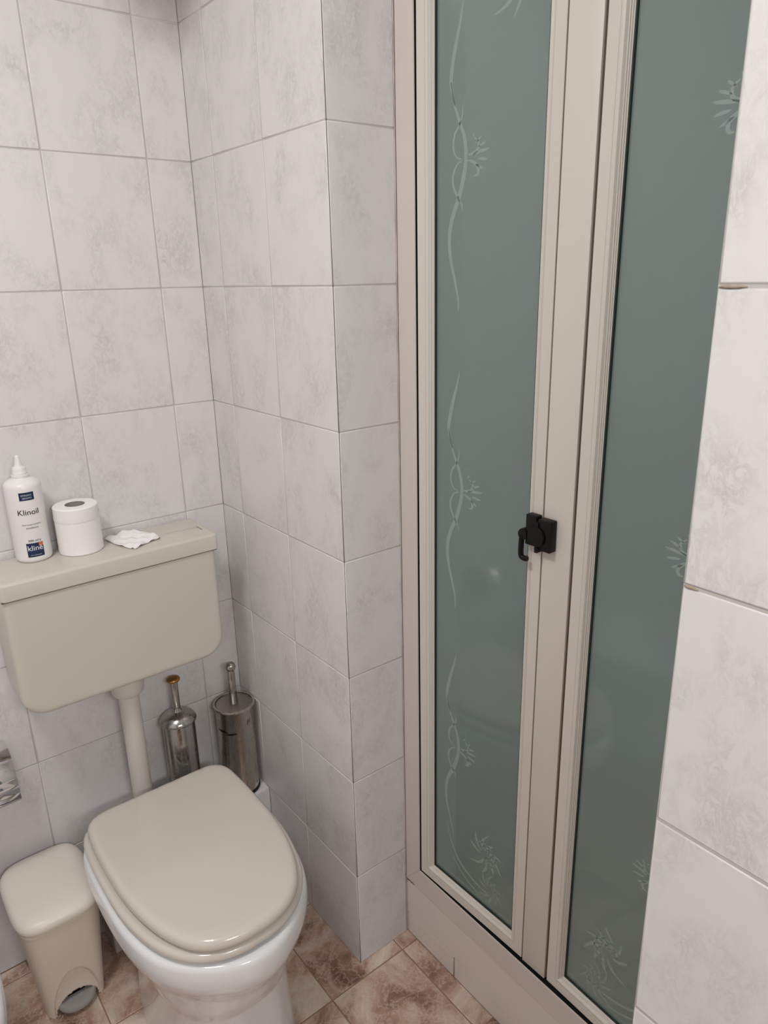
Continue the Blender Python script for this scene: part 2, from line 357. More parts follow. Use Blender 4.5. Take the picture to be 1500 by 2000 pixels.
# ------------------------------------------------------------------ shower frame
fr = empty('shower_surround', (0.15, -0.88, 0.163), 'beige metal shower frame fixed between tiled pier and near wall', 'shower frame')
FZ0, FZ1, TOP = 0.1640, 0.2190, 2.06
FY0, FY1 = PE - 0.0012, -0.5540
RYF = RY + 0.0012
def prism(pts_yz, x0, x1):
    n = len(pts_yz); V = [(x0, y, z) for y, z in pts_yz] + [(x1, y, z) for y, z in pts_yz]
    F = [tuple(range(n)), tuple(range(2 * n - 1, n - 1, -1))] + [(i, (i + 1) % n, n + (i + 1) % n, n + i) for i in range(n)]
    return V, F
XF = 0.1400
jw = FY0 - FY1
def bevel_obj(o, off=0.0008, seg=2):
    me = o.data; bm = bmesh.new(); bm.from_mesh(me)
    bmesh.ops.bevel(bm, geom=bm.edges[:], offset=off, segments=seg, affect='EDGES', clamp_overlap=True); bm.to_mesh(me); bm.free()
    me.polygons.foreach_set('use_smooth', [True] * len(me.polygons)); me.set_sharp_from_angle(angle=math.radians(35)); return o
V, F = join(prism([(FY0, FZ0), (FY0, TOP), (FY1, TOP - 0.05), (FY1, FZ1)], XF, XF + 0.003), boxgeo(XF + 0.0015, 0.186, FY0 - 0.003, FY0, FZ0, TOP))
bevel_obj(mesh('jamb', V, F, M['alu_wall'], fr))
V, F = join(prism([(FY0, FZ0), (FY1, FZ1), (-1.212, FZ1), (RYF, FZ0)], XF, XF + 0.003), boxgeo(XF + 0.0015, 0.205, RYF, FY0, FZ0, FZ0 + 0.004))
bevel_obj(mesh('sill_rail', V, F, M['alu_wall'], fr))
V, F = join(prism([(RYF, FZ0), (-1.212, FZ1), (-1.212, TOP - 0.05), (RYF, TOP)], XF, XF + 0.003), boxgeo(XF + 0.0015, 0.186, RYF, RYF + 0.003, FZ0, TOP))
bevel_obj(mesh('jamb', V, F, M['alu_wall'], fr))
V, F = join(prism([(FY0, TOP), (RYF, TOP), (-1.212, TOP - 0.05), (FY1, TOP - 0.05)], XF, XF + 0.003), boxgeo(XF + 0.0015, 0.205, RYF, FY0, TOP - 0.003, TOP))
bevel_obj(mesh('head_rail', V, F, M['alu_wall'], fr))
# near-black filler standing in for the shade inside the channel gap
V, F = join(boxgeo(XF + 0.0032, 0.1900, FY1 + 0.003, FY0 - 0.0032, FZ1 - 0.03, TOP - 0.004), boxgeo(XF + 0.0032, 0.1960, RYF + 0.0035, FY1, FZ0 + 0.0045, 0.2090),
            boxgeo(XF + 0.0032, 0.1900, RYF + 0.0035, -1.2155, FZ1 - 0.03, TOP - 0.004))
mesh('channel_shade', V, F, M['dark'], fr)
# sealant beads: along the pier and along the sill, broken and stained
def bead(path, r, mt, parent, name='sealant_bead'):
    P = smoothpath(path, 3); rr = [max(0.0004, r * random.uniform(0.55, 1.35)) for _ in P]
    V, F = tube(P, rr, 8); return mesh(name, V, F, mt, parent, smooth=180)
bead([(0.1385, PE - 0.0006, FZ0 + 0.01 + 0.05 * k) for k in range(38)], 0.0009, M['sealant'], fr)
bead([(XF + 0.0012, PE - 0.012 - 0.02 * k, FZ0 - 0.0005 + random.uniform(-.0008, .0008)) for k in range(37)], 0.0013, M['sealant'], fr)
bead([(XF - 0.0002, PE - 0.004 - 0.005 * k, FZ0 + 0.001 - (0.0018 if k % 2 else 0)) for k in range(6)], 0.0010, M['mould'], fr, 'mould_stain')
bead([(SX - 0.0005, PE - 0.0006, 0.004 + 0.013 * k) for k in range(12)], 0.0011, M['sealant'], fr)
# ------------------------------------------------------------------ folding shower door
dr = empty('folding_shower_door', (0.150, -0.88, 0.222), 'two-leaf folding shower door of etched green satin glass in beige frame', 'shower door')
LZ0, LZ1, LW = 0.2225, 2.003, 0.2935
def leaf_frame_map(ox, oy, dx, dy):
    """local (s, t, z): s along the leaf away from the pier, t out of its face into the room"""
    d = Vector((dx, dy, 0)).normalized(); n = Vector((d.y, -d.x, 0))
    if n.x > 0: n = -n
    O = Vector((ox, oy, 0))
    return lambda p: O + d * p[0] + n * p[1] + Vector((0, 0, p[2]))
leafA = leaf_frame_map(0.1425, -0.5580, 0.0065, -0.30)
leafB = leaf_frame_map(0.1500, -0.9140, -0.0065, -0.30)
PROF = [(0, -0.022), (0, -0.0006), (0.0006, 0), (0.0185, 0), (0.0190, -0.0007), (0.0197, 0.0), (0.0215, 0.0009), (0.0240, 0.0012), (0.0262, 0.0004), (0.0278, -0.0024),
        (0.0284, -0.0038), (0.0296, -0.0040), (0.0300, -0.0062), (0.0312, -0.0064), (0.0320, -0.0085), (0.0330, -0.0090), (0.0330, -0.016), (0.0330, -0.022)]
def leaf(xf):
    def corner(k, ins, t):
        return xf(((ins, LW - ins, LW - ins, ins)[k], t, (LZ0 + ins, LZ0 + ins, LZ1 - ins, LZ1 - ins)[k]))
    for a, b, nm in ((0, 1, 'rail'), (1, 2, 'stile'), (2, 3, 'rail'), (3, 0, 'stile')):
        V = [corner(a, i, t) for i, t in PROF] + [corner(b, i, t) for i, t in PROF]; n = len(PROF)
        F = [(i, i + 1, n + i + 1, n + i) for i in range(n - 1)] + [(n - 1, 0, n, 2 * n - 1), tuple(range(n)), tuple(range(2 * n - 1, n - 1, -1))]
        mesh(nm, V, F, M['alu'], dr, smooth=25)
    i = 0.0326
    V, F = boxgeo(i, LW - i, -0.0175, -0.0135, LZ0 + i, LZ1 - i)
    pane = mesh('glass_pane', [xf(p) for p in V], F, M['glass'], dr)
    g = 0.0030; a0, a1, b0, b1 = i - 0.0004, LW - i + 0.0004, LZ0 + i - 0.0004, LZ1 - i + 0.0004
    V, F = join(boxgeo(a0, a0 + g, -0.0134, -0.0095, b0, b1), boxgeo(a1 - g, a1, -0.0134, -0.0095, b0, b1),
                boxgeo(a0 + g, a1 - g, -0.0134, -0.0095, b0, b0 + g), boxgeo(a0 + g, a1 - g, -0.0134, -0.0095, b1 - g, b1))
    mesh('gasket_shade', [xf(p) for p in V], F, M['gasket_shade'], dr)  # gasket strip, dark and widened to stand in for shade in the rebate
    return pane
paneA, paneB = leaf(leafA), leaf(leafB)
# hinge profile between the leaves
def hp(p):
    a = Vector((0.1488, -0.8546, 0)); b = Vector((0.1500, -0.9088, 0)); d = (b - a).normalized(); n = Vector((d.y, -d.x, 0)); n = -n if n.x > 0 else n
    return a + d * p[0] + n * p[1] + Vector((0, 0, p[2]))
box('hinge_profile', (0.0, 0.0542, -0.020, 0.0008, LZ0 - 0.0015, LZ1), M['alu'], dr, bev=0.0008, xf=hp)
box('hinge_gasket', (-0.0026, 0.0594, -0.019, -0.0035, LZ0 + 0.002, LZ1 - 0.002), M['brown'], dr, xf=hp)
# etched tendrils
def ribbon(pts, widths, T):
    V, F = [], []; P = [Vector((p[0], p[1], 0)) for p in pts]; n = len(P)
    for i, p in enumerate(P):
        t = (P[min(i + 1, n - 1)] - P[max(i - 1, 0)]).normalized(); nn = Vector((-t.y, t.x, 0)); wv = widths[i] / 2
        for sgn in (1, -1):
            q = p + nn * wv * sgn; V.append(T((q.x, q.y)))
    for i in range(n - 1): F.append((2 * i, 2 * i + 1, 2 * i + 3, 2 * i + 2))
    return V, F
def stroke(pts, wmax, T, k=6, ends=0.15):
    P = smoothpath([(a, b, 0) for a, b in pts], k); n = len(P)
    wd = [wmax * (ends + (1 - ends) * math.sin(math.pi * i / (n - 1)) ** 0.7) for i in range(n)]
    return ribbon(P, wd, T)
MAIN = [(0.0297, 0.1119), (0.0226, 0.0825), (0.011, 0.0557), (0.0006, 0.0348), (-0.0042, 0.014), (-0.0046, -0.0064), (0.0006, -0.0294), (0.0093, -0.0548), (0.0207, -0.0768),
        (0.0287, -0.0996), (0.0309, -0.1272), (0.0258, -0.1554), (0.017, -0.1839), (0.0093, -0.2126), (0.009, -0.2349)]
UPPER = [(0.0038, 0.2142), (0.0108, 0.1864), (0.0181, 0.1646), (0.0255, 0.1368), (0.0297, 0.1119), (0.0262, 0.095), (0.0200, 0.0768)]
S2 = [(0.0047, 0.0794), (0.0033, 0.0637), (0.0109, 0.0485), (0.0209, 0.0355), (0.023, 0.0175), (0.0159, 0.0041), (0.0022, -0.0005)]
S3 = [(0.0022, -0.002), (0.0146, -0.0071), (0.0236, -0.0232), (0.0223, -0.0385), (0.0128, -0.0545), (0.0034, -0.0667), (0.0021, -0.0774)]
CU = [(-0.0078, 0.0041), (-0.0188, 0.0049), (-0.0295, 0.0092), (-0.0314, 0.0189), (-0.0226, 0.0272)]
CD = [(-0.0079, -0.0032), (-0.0212, -0.007), (-0.0312, -0.0161), (-0.0304, -0.0254), (-0.0228, -0.0267)]
def motif(T):
    g = [stroke(UPPER, 0.0080, T), stroke(MAIN, 0.0088, T), stroke(S2, 0.0044, T), stroke(S3, 0.0050, T), stroke(CU, 0.0052, T), stroke(CD, 0.0060, T)]
    for ang, r0, r1, wv in ((8, .020, .055, .0050), (24, .034, .052, .0042), (40, .034, .050, .0036), (-12, .030, .052, .0045), (-32, .030, .050, .0040), (60, .036, .046, .003)):
        a = math.radians(ang)
        g.append(stroke([(-r * math.cos(a), r * math.sin(a) * 0.8 + 0.002) for r in (r0, (r0 + r1) / 2 + .001, r1)], wv, T, 4, 0.1))
    return g
def flower(T, s=1.0):
    g = []
    for k in range(9):
        a = math.radians(-20 + 36 * k)
        g.append(stroke([(s * r * math.cos(a + 0.9 * r * 20), s * r * math.sin(a + 0.9 * r * 20)) for r in (0.008, 0.018, 0.030, 0.036 + 0.006 * (k % 3))], 0.0055 * s, T, 5, 0.1))
    for rr in (0.014, 0.024):
        g.append(stroke([(s * rr * math.cos(t), s * rr * math.sin(t)) for t in [0.4 + 0.6 * q for q in range(8)]], 0.0028 * s, T, 4, 0.2))
    return g
def etch(pane, xf, s_of_y, flip, zc):
    geo = []
    for z0 in (1.6865, 1.1415, 0.5965):
        geo += motif(lambda q, z0=z0: xf((s_of_y(flip * q[0]), -0.01335, z0 + q[1])))
    for (dy, z0, sc) in ((-0.082, 0.385, 1.15), (-0.098, 0.306, 0.85), (-0.10, 1.905, 1.2)):
        geo += flower(lambda q, dy=dy, z0=z0: xf((s_of_y(flip * (dy + q[0])), -0.01335, z0 + q[1])), sc)
    T = lambda q: xf((s_of_y(flip * q[0]), -0.01335, q[1]))
    geo.append(stroke([(0.028, 0.40), (0.012, 0.352), (-0.012, 0.318), (-0.045, 0.300), (-0.085, 0.292), (-0.125, 0.298)], 0.0060, T))
    geo.append(stroke([(0.020, 0.335), (-0.010, 0.300), (-0.050, 0.278), (-0.075, 0.2745)], 0.004, T))
    V, F = join(*geo)
    e = mesh('etched_tendrils', V, F, M['etch'], pane)
    e['label'] = 'pale etched tendrils with leaf sprigs'
etch(paneA, leafA, lambda dy: (-0.5580 - (-0.6535 + dy)), 1, 0)
etch(paneB, leafB, lambda dy: (-0.9140 - (-1.1115 + dy)), -1, 0)
# latch
def lt(p):
    a = Vector((0.1488, -0.8546, 0)); d = Vector((0.0012, -0.0542, 0)).normalized(); n = Vector((d.y, -d.x, 0)); n = -n if n.x > 0 else n
    return a + d * p[0] + n * p[1] + Vector((0, 0, p[2]))
la = box('latch_body', (0.0015, 0.0262, 0.0008, 0.0165, 1.0935, 1.1455), M['black'], dr, bev=0.0015, xf=lt)
la['label'] = 'black plastic latch across the folding joint'
box('latch_keeper', (-0.0250, -0.0035, 0.0005, 0.0150, 1.0965, 1.1480), M['black'], dr, bev=0.0018, xf=lt)
box('latch_catch', (-0.0030, 0.0030, 0.0010, 0.0190, 1.0885, 1.1400), M['black'], dr, bev=0.0010, xf=lt)
def disc_on(pm, s, z, r, t0, t1, n=32):
    prof = [(r * 0.9, t0), (r, t0 + 0.001), (r, t1 - 0.0015), (r * 0.93, t1), (r * 0.5, t1 + 0.0006)]
    return loft([[pm((s + q * math.cos(2 * math.pi * i / n), t, z + q * math.sin(2 * math.pi * i / n))) for i in range(n)] for q, t in prof])
V, F = disc_on(lt, 0.0000, 1.1160, 0.0165, 0.0165, 0.0215)
mesh('latch_dial', V, F, M['black'], dr, smooth=40)
V, F = disc_on(lt, -0.0290, 1.1125, 0.0095, 0.0060, 0.0175)
mesh('latch_knob', V, F, M['black'], dr, smooth=40)
box('latch_arm', (-0.0300, -0.0060, 0.0070, 0.0145, 1.1050, 1.1200), M['black'], dr, bev=0.0015, xf=lt)
P = smoothpath([(-0.0315, 0.0150, 1.108), (-0.0318, 0.0155, 1.094), (-0.0318, 0.0155, 1.080), (-0.0300, 0.0155, 1.0735), (-0.0240, 0.0150, 1.0715), (-0.0190, 0.0140, 1.0725)], 6)
V, F = tube([lt(p) for p in P], 0.0046, 14)
mesh('latch_lever', V, F, M['black'], dr, smooth=60)
# ------------------------------------------------------------------ cistern
ci = empty('cistern', (-0.308, -0.002, 0.695), 'cream plastic wall cistern with flat lid above the toilet', 'cistern')
def rrect(x0, x1, z0, z1, rad, seg=8):
    """rounded rectangle as (x, z); rad = (bl, br, tr, tl)"""
    out = []
    for (cx, cz, a0, r) in ((x0 + rad[0], z0 + rad[0], 180, rad[0]), (x1 - rad[1], z0 + rad[1], 270, rad[1]), (x1 - rad[2], z1 - rad[2], 0, rad[2]), (x0 + rad[3], z1 - rad[3], 90, rad[3])):
        for k in range(seg + 1):
            a = math.radians(a0 + 90 * k / seg); out.append((cx + r * math.cos(a), cz + r * math.sin(a)))
    return out
def inset(poly, d):
    n = len(poly); out = []
    for i in range(n):
        a, b, c = Vector(poly[i - 1]), Vector(poly[i]), Vector(poly[(i + 1) % n])
        t = (c - a); t = t.normalized() if t.length > 1e-9 else Vector((1, 0)); out.append((b.x - t.y * d, b.y + t.x * d))
    return out
body = rrect(-0.5275, -0.0960, 0.6930, 0.9820, (0.050, 0.050, 0.003, 0.003), 10)
rings = []
for y, d in ((-0.0015, 0.004), (-0.03, 0.002), (-0.1340, 0.0), (-0.1405, 0.0012), (-0.1445, 0.0045), (-0.1465, 0.0095), (-0.1470, 0.016)):
    rings.append([(p[0], y, p[1]) for p in inset(body, d)])
V, F = loft(rings); mesh('tank', V, F, M['cistern'], ci, smooth=40)
lid = rrect(-0.5295, -0.0890, -0.1515, -0.0060, (0.010, 0.010, 0.010, 0.010), 6)
rings = []
for z, d in ((0.9500, 0.0015), (0.9515, 0.0), (0.9800, 0.0), (0.9838, 0.0012), (0.9855, 0.0038), (0.9860, 0.0070)):
    rings.append([(p[0], p[1], z) for p in inset(lid, d)])
V, F = loft(rings); mesh('cistern_lid', V, F, M['cistern'], ci, smooth=40)
box('lid_seam', (-0.5280, -0.0940, -0.1485, -0.008, 0.9482, 0.9508), M['brown'], ci)
for V, F in (boxgeo(-0.1062, -0.1046, -0.1060, -0.0770, 0.9855, 0.98625), boxgeo(-0.2010, -0.1994, -0.0950, -0.0800, 0.9855, 0.98625)):
    mesh('button_slot', V, F, M['brown'], ci)
box('flush_button', (-0.1990, -0.1066, -0.1055, -0.0770, 0.9850, 0.98645), M['cistern'], ci, bev=0.0004)
# flush pipe
P = smoothpath([(-0.305, -0.070, 0.675), (-0.305, -0.070, 0.50), (-0.305, -0.070, 0.385), (-0.305, -0.078, 0.352), (-0.305, -0.095, 0.333), (-0.305, -0.112, 0.329), (-0.305, -0.1255, 0.328)], 6)
V, F = tube(P, 0.0225, 28)
pi = mesh('flush_pipe', V, F, M['pipe'], None, loc=(-0.305, -0.07, 0.52), smooth=60)
tag(pi, 'cream flush pipe running down from cistern to toilet', 'pipe')
V, F = lathe([(0.0235, 0.0), (0.0300, 0.0005), (0.0345, 0.006), (0.0365, 0.020), (0.0380, 0.045), (0.036, 0.062)], (-0.305, -0.070, 0.6340), 32)
mesh('collar', V, F, M['pipe'], pi, smooth=40)
# ------------------------------------------------------------------ toilet
TX = -0.3050
LIDT = [(-0.1685, 0.100), (-0.1692, 0.118), (-0.1740, 0.1370), (-0.187, 0.1520), (-0.208, 0.1605), (-0.25, 0.1640), (-0.31, 0.1650), (-0.385, 0.1640), (-0.42, 0.1615), (-0.455, 0.1575),
        (-0.49, 0.1508), (-0.52, 0.1430), (-0.55, 0.1325), (-0.585, 0.1150), (-0.605, 0.0990), (-0.621, 0.0790), (-0.633, 0.0510), (-0.6385, 0.0230)]
SEATT = [(-0.1620, 0.100), (-0.1630, 0.125), (-0.168, 0.1460), (-0.182, 0.1620), (-0.208, 0.1715), (-0.25, 0.1760), (-0.31, 0.1775), (-0.38, 0.1765), (-0.43, 0.1735), (-0.47, 0.1675),
         (-0.51, 0.1580), (-0.545, 0.1455), (-0.575, 0.1290), (-0.60, 0.1085), (-0.618, 0.0850), (-0.631, 0.0560), (-0.6375, 0.0250)]
BOWLT = [(-0.1600, 0.100), (-0.1610, 0.125), (-0.166, 0.1480), (-0.180, 0.1660), (-0.208, 0.1780), (-0.25, 0.1835), (-0.31, 0.1860), (-0.38, 0.1858), (-0.43, 0.1830), (-0.47, 0.1780),
         (-0.51, 0.1690), (-0.545, 0.1555), (-0.575, 0.1370), (-0.605, 0.1100), (-0.627, 0.0820), (-0.645, 0.0500), (-0.6540, 0.0230)]
def closed(tab, yf):
    pts = [(TX + h, y, 0) for y, h in tab] + [(TX, yf, 0)] + [(TX - h, y, 0) for y, h in reversed(tab)]
    return pts
NT = 120; TC = (TX, -0.40)
def radial(tab, yf):
    pts = smoothpath(closed(tab, yf), 6, True)
    ang = sorted((math.atan2(p.y - TC[1], p.x - TC[0]), math.hypot(p.x - TC[0], p.y - TC[1])) for p in pts)
    out = []
    A = [(a - 2 * math.pi, r) for a, r in ang[-3:]] + ang + [(a + 2 * math.pi, r) for a, r in ang[:3]]
    for i in range(NT):
        t = -math.pi + 2 * math.pi * i / NT
        for (a0, r0), (a1, r1) in zip(A[:-1], A[1:]):
            if a0 <= t <= a1 and a1 > a0:
                out.append(r0 + (r1 - r0) * (t - a0) / (a1 - a0)); break
    return out
def rad_super(hw, yf, yb, n):
    out = []
    for i in range(NT):
        t = -math.pi + 2 * math.pi * i / NT; c, s = math.cos(t), math.sin(t)
        b = (yb - TC[1]) if s > 0 else (TC[1] - yf)
        out.append(1.0 / ((abs(c) / hw) ** n + (abs(s) / b) ** n) ** (1 / n))
    return out
def rring(rs, z, off=0.0, sc=1.0):
    return [(TC[0] + (r * sc + off) * math.cos(-math.pi + 2 * math.pi * i / NT), TC[1] + (r * sc + off) * math.sin(-math.pi + 2 * math.pi * i / NT), z) for i, r in enumerate(rs)]
rl, rs_, rb_ = radial(LIDT, -0.6390), radial(SEATT, -0.6380), radial(BOWLT, -0.6555)
rp = rad_super(0.132, -0.582, -0.145, 2.5)
to = empty('toilet', (TX, -0.38, 0), 'white china toilet with closed cream seat beneath the cistern', 'toilet')
rings = []
for z, wv, off in ((0.3865, 0, -0.030), (0.3885, 0, -0.018), (0.3880, 0, -0.0090), (0.3845, 0, -0.0035), (0.376, 0, -0.0012), (0.362, 0, 0.0), (0.348, 0, 0.0), (0.334, 0, -0.0025), (0.320, 0, -0.0075),
                   (0.308, 0, -0.0140), (0.298, .03, -0.020), (0.288, .08, -0.026), (0.278, .16, -0.030), (0.268, .25, -0.031), (0.256, .34, -0.031), (0.244, .42, -0.031), (0.232, .52, -0.03),
                   (0.220, .66, -0.028), (0.210, .82, -0.020), (0.200, 1, 0.002), (0.19, 1, 0), (0.12, 1, -0.002), (0.05, 1, 0.002), (0.012, 1, 0.006), (0.0, 1, 0.006)):
    rings.append(rring([(1 - wv) * (a + off) + wv * (b + (off if wv == 1 else 0)) for a, b in zip(rb_, rp)], z))
g1 = loft(rings)
rear = []
for z, hw in ((0.0, 0.095), (0.20, 0.090), (0.30, 0.100), (0.33, 0.125), (0.3840, 0.130), (0.3875, 0.126)):
    rear.append([(TX + a, b, z) for a, b in ((-hw, -0.30), (hw, -0.30), (hw, -0.145), (hw * 0.85, -0.126), (-hw * 0.85, -0.126), (-hw, -0.145))])
g2 = loft(rear)
V, F = g1; mesh('bowl', V, F, M['china'], to, smooth=50)
V, F = g2; mesh('bowl_shelf', V, F, M['china'], to, smooth=40)
def pad(name, r, zs, parent, crown=0.0):
    rings = [rring(r, z, off) for z, off in zs]
    last = zs[-1][1]
    for sc in (0.92, 0.75, 0.5, 0.25, 0.05):
        rings.append([(TC[0] + (q[0] - TC[0]) * sc, TC[1] + (q[1] - TC[1]) * sc, zs[-1][0] + crown * (1 - sc * sc)) for q in rring(r, 0, last)])
    V, F = loft(rings); return mesh(name, V, F, M['seat'], parent, smooth=50)
# seat ring: open in the middle
r_in = rad_super(0.105, -0.565, -0.235, 2.3)
zsq = [(0.3985, -0.024), (0.3962, -0.008), (0.3968, -0.0025), (0.3995, 0.0005), (0.404, 0.0012), (0.4095, -0.0005), (0.4125, -0.0040), (0.4140, -0.0090), (0.4130, -0.022)]
rings = [rring(r_in, 0.394)] + [rring(rs_, z, off) for z, off in zsq] + [rring(r_in, 0.4145), rring(r_in, 0.394)]
V, F = loft(rings, False, False); mesh('toilet_seat', V, F, M['seat'], to, smooth=50)
pad('toilet_lid', rl, [(0.4225, -0.024), (0.4215, -0.0070), (0.4222, -0.0015), (0.4250, 0.0000), (0.4300, 0.0000), (0.4350, -0.0018), (0.4390, -0.0055), (0.4412, -0.0110), (0.4420, -0.018)], to, 0.0012)
for s in (-1, 1):
    V, F = lathe([(0.011, 0), (0.012, 0.002), (0.012, 0.026), (0.009, 0.029)], (TX + s * 0.075, -0.184, 0.3880), 20)
    mesh('hinge', V, F, M['seat'], to, smooth=40)
# ------------------------------------------------------------------ pedal bin
bn = empty('pedal_bin', (-0.5425, -0.125, 0), 'cream plastic pedal bin between the toilet and the bidet', 'bin')
def sup(cx, cy, hx, hy, n, N_=96):
    out = []
    for i in range(N_):
        t = 2 * math.pi * i / N_; c, s = math.cos(t), math.sin(t)
        r = 1 / ((abs(c)) ** n + (abs(s)) ** n) ** (1 / n); out.append((cx + hx * r * c, cy + hy * r * s))
    return out
NB = 256; V, F = [], []; rows = 90; H = 0.261
BX = -0.5430; rc = []
def bin_row(z):
    f = z / H
    x0, x1 = -0.6040 + (-0.6245 + 0.6040) * f, -0.4800 + (-0.4620 + 0.4800) * f
    y0, y1 = -0.2010 + (-0.2300 + 0.2010) * f, -0.0520 + (-0.0180 + 0.0520) * f
    return sup((x0 + x1) / 2, (y0 + y1) / 2, (x1 - x0) / 2, (y1 - y0) / 2, 5.0, NB), (x0 + x1) / 2, y0
skip = set()
for j in range(rows + 1):
    z = H * j / rows; pts, cx, y0 = bin_row(z)
    for i, (x, y) in enumerate(pts):
        yy_ = y
        if y < -0.12:
            e = ((x - cx) / 0.049) ** 2 + (z / 0.124) ** 2
            if e < 1: yy_ = y + 0.0085 * min(1.0, (1 - e) / 0.10) * (0.35 + 0.65 * min(1, (z + 0.03) / 0.12))
            if ((x - cx) / 0.044) ** 2 + (z / 0.050) ** 2 < 1: skip.add((j, i))
        V.append((x, yy_, z))
for j in range(rows):
    for i in range(NB):
        k = (i + 1) % NB
        if any(q in skip for q in ((j, i), (j, k), (j + 1, i), (j + 1, k))): continue
        F.append((j * NB + i, j * NB + k, (j + 1) * NB + k, (j + 1) * NB + i))
b_ = mesh('bin_body', V, F, M['bin'], bn, smooth=40)
sol = b_.modifiers.new('thickness', 'SOLIDIFY'); sol.thickness = 0.0025; sol.offset = -1
rings = []
for z, d in ((0.259, 0.003), (0.2600, 0.0), (0.2650, 0.0), (0.2660, 0.0015)):
    rings.append([(p[0], p[1], z) for p in sup(-0.5430, -0.1240, 0.0830 - d, 0.1075 - d, 5.0)])
V, F = loft(rings); mesh('rim', V, F, M['bin'], bn, smooth=40)
rings = []
for z, d in ((0.2664, 0.002), (0.2672, -0.0015), (0.2740, -0.0035), (0.2810, -0.0028), (0.2880, 0.0015), (0.2920, 0.0075), (0.2948, 0.016), (0.2968, 0.030), (0.2980, 0.048), (0.2986, 0.066), (0.2988, 0.078)):
    rings.append([(p[0], p[1], z) for p in sup(-0.5435, -0.1250, 0.0835 - d, 0.1085 - d * 1.05, 4.2 - min(1.6, d * 22) if d > 0 else 4.2)])
V, F = loft(rings); mesh('bin_lid', V, F, M['binlid'], bn, smooth=60)
pr = []
for z, r in ((0.006, 0.96), (0.0075, 1.0), (0.0160, 1.0), (0.0185, 0.95)):
    q = [(-0.5420 + 0.0400 * r * math.cos(a), -0.1900 - 0.0300 * r * math.sin(a), z + 0.35 * (0.022 + -0.0300 * r * math.sin(a)) * 0.9 + 0.010) for a in [math.pi * k / 24 for k in range(25)]]
    q += [(-0.5420 - 0.038 * r, -0.165, z + 0.012), (-0.5420 + 0.038 * r, -0.165, z + 0.012)]
    pr.append(q)
V, F = loft(pr); pe = mesh('pedal', V, F, M['pedal'], bn, smooth=40); pe['label'] = 'grey foot pedal'
box('base_plate', (-0.597, -0.488, -0.188, -0.060, 0.030, 0.034), M['black'], bn)
# ------------------------------------------------------------------ bidet at the frame's edge
bd = empty('bidet', (-0.862, -0.36, 0), 'white china bidet standing on the far side of the pedal bin', 'bidet')
TC = (-0.862, -0.36)
ro, rpb = rad_super(0.186, -0.60, -0.105, 2.5), rad_super(0.11, -0.50, -0.13, 2.4)
ri = rad_super(0.145, -0.545, -0.245, 2.2)
rings = [rring(rpb, 0.0, 0.006), rring(rpb, 0.10), rring(rpb, 0.20), rring([0.5 * a + 0.5 * b for a, b in zip(ro, rpb)], 0.26), rring([0.85 * a + 0.15 * b for a, b in zip(ro, rpb)], 0.305), rring(ro, 0.345, 0.0), rring(ro, 0.370, 0.001), rring(ro, 0.385, -0.004), rring(ro, 0.390, -0.012),
         rring(ri, 0.389, 0.006), rring(ri, 0.380, 0), rring(ri, 0.33, -0.02), rring(ri, 0.285, -0.06), rring(ri, 0.275, -0.10)]
V, F = loft(rings); mesh('basin', V, F, M['china'], bd, smooth=50)
V, F = join(lathe([(0.022, 0), (0.022, 0.045), (0.018, 0.060), (0.008, 0.066)], (-0.862, -0.165, 0.389), 24), tube(smoothpath([(-0.862, -0.170, 0.425), (-0.862, -0.21, 0.44), (-0.862, -0.25, 0.43)], 6), 0.010, 14))
tp = mesh('tap', V, F, M['chrome'], bd, smooth=40); tp['label'] = 'chrome mixer tap'
# ------------------------------------------------------------------ paper holder
ph = empty('toilet_roll_holder', (-0.62, -0.001, 0.62), 'polished chrome covered roll holder on the back wall above the pedal bin', 'roll holder')
prof = [(-0.006, 0.590), (-0.055, 0.603), (-0.068, 0.604), (-0.086, 0.597), (-0.094, 0.591), (-0.0945, 0.5885), (-0.107, 0.577), (-0.112, 0.570), (-0.1165, 0.560),
        (-0.1165, 0.5575), (-0.1205, 0.548), (-0.1215, 0.542), (-0.1205, 0.540), (-0.1225, 0.530), (-0.1215, 0.516), (-0.1185, 0.5105)]
V, F = [], []; n = len(prof)
for x in (-0.6930, -0.5590):
    for y, z in prof: V.append((x, y, z))
F = [(i, i + 1, n + i + 1, n + i) for i in range(n - 1)]
c_ = mesh('cover', V, F, M['chrome'], ph, smooth=14); sol = c_.modifiers.new('thickness', 'SOLIDIFY'); sol.thickness = 0.0014; sol.offset = 1
box('wall_plate', (-0.652, -0.600, -0.008, -0.0005, 0.530, 0.587), M['chrome'], ph, bev=0.002)
V, F = tube([(-0.685, -0.055, 0.540), (-0.567, -0.055, 0.540)], 0.006, 16); mesh('spindle', V, F, M['chrome'], ph, smooth=60)
box('arm', (-0.692, -0.684, -0.060, -0.006, 0.532, 0.548), M['chrome'], ph, bev=0.002)
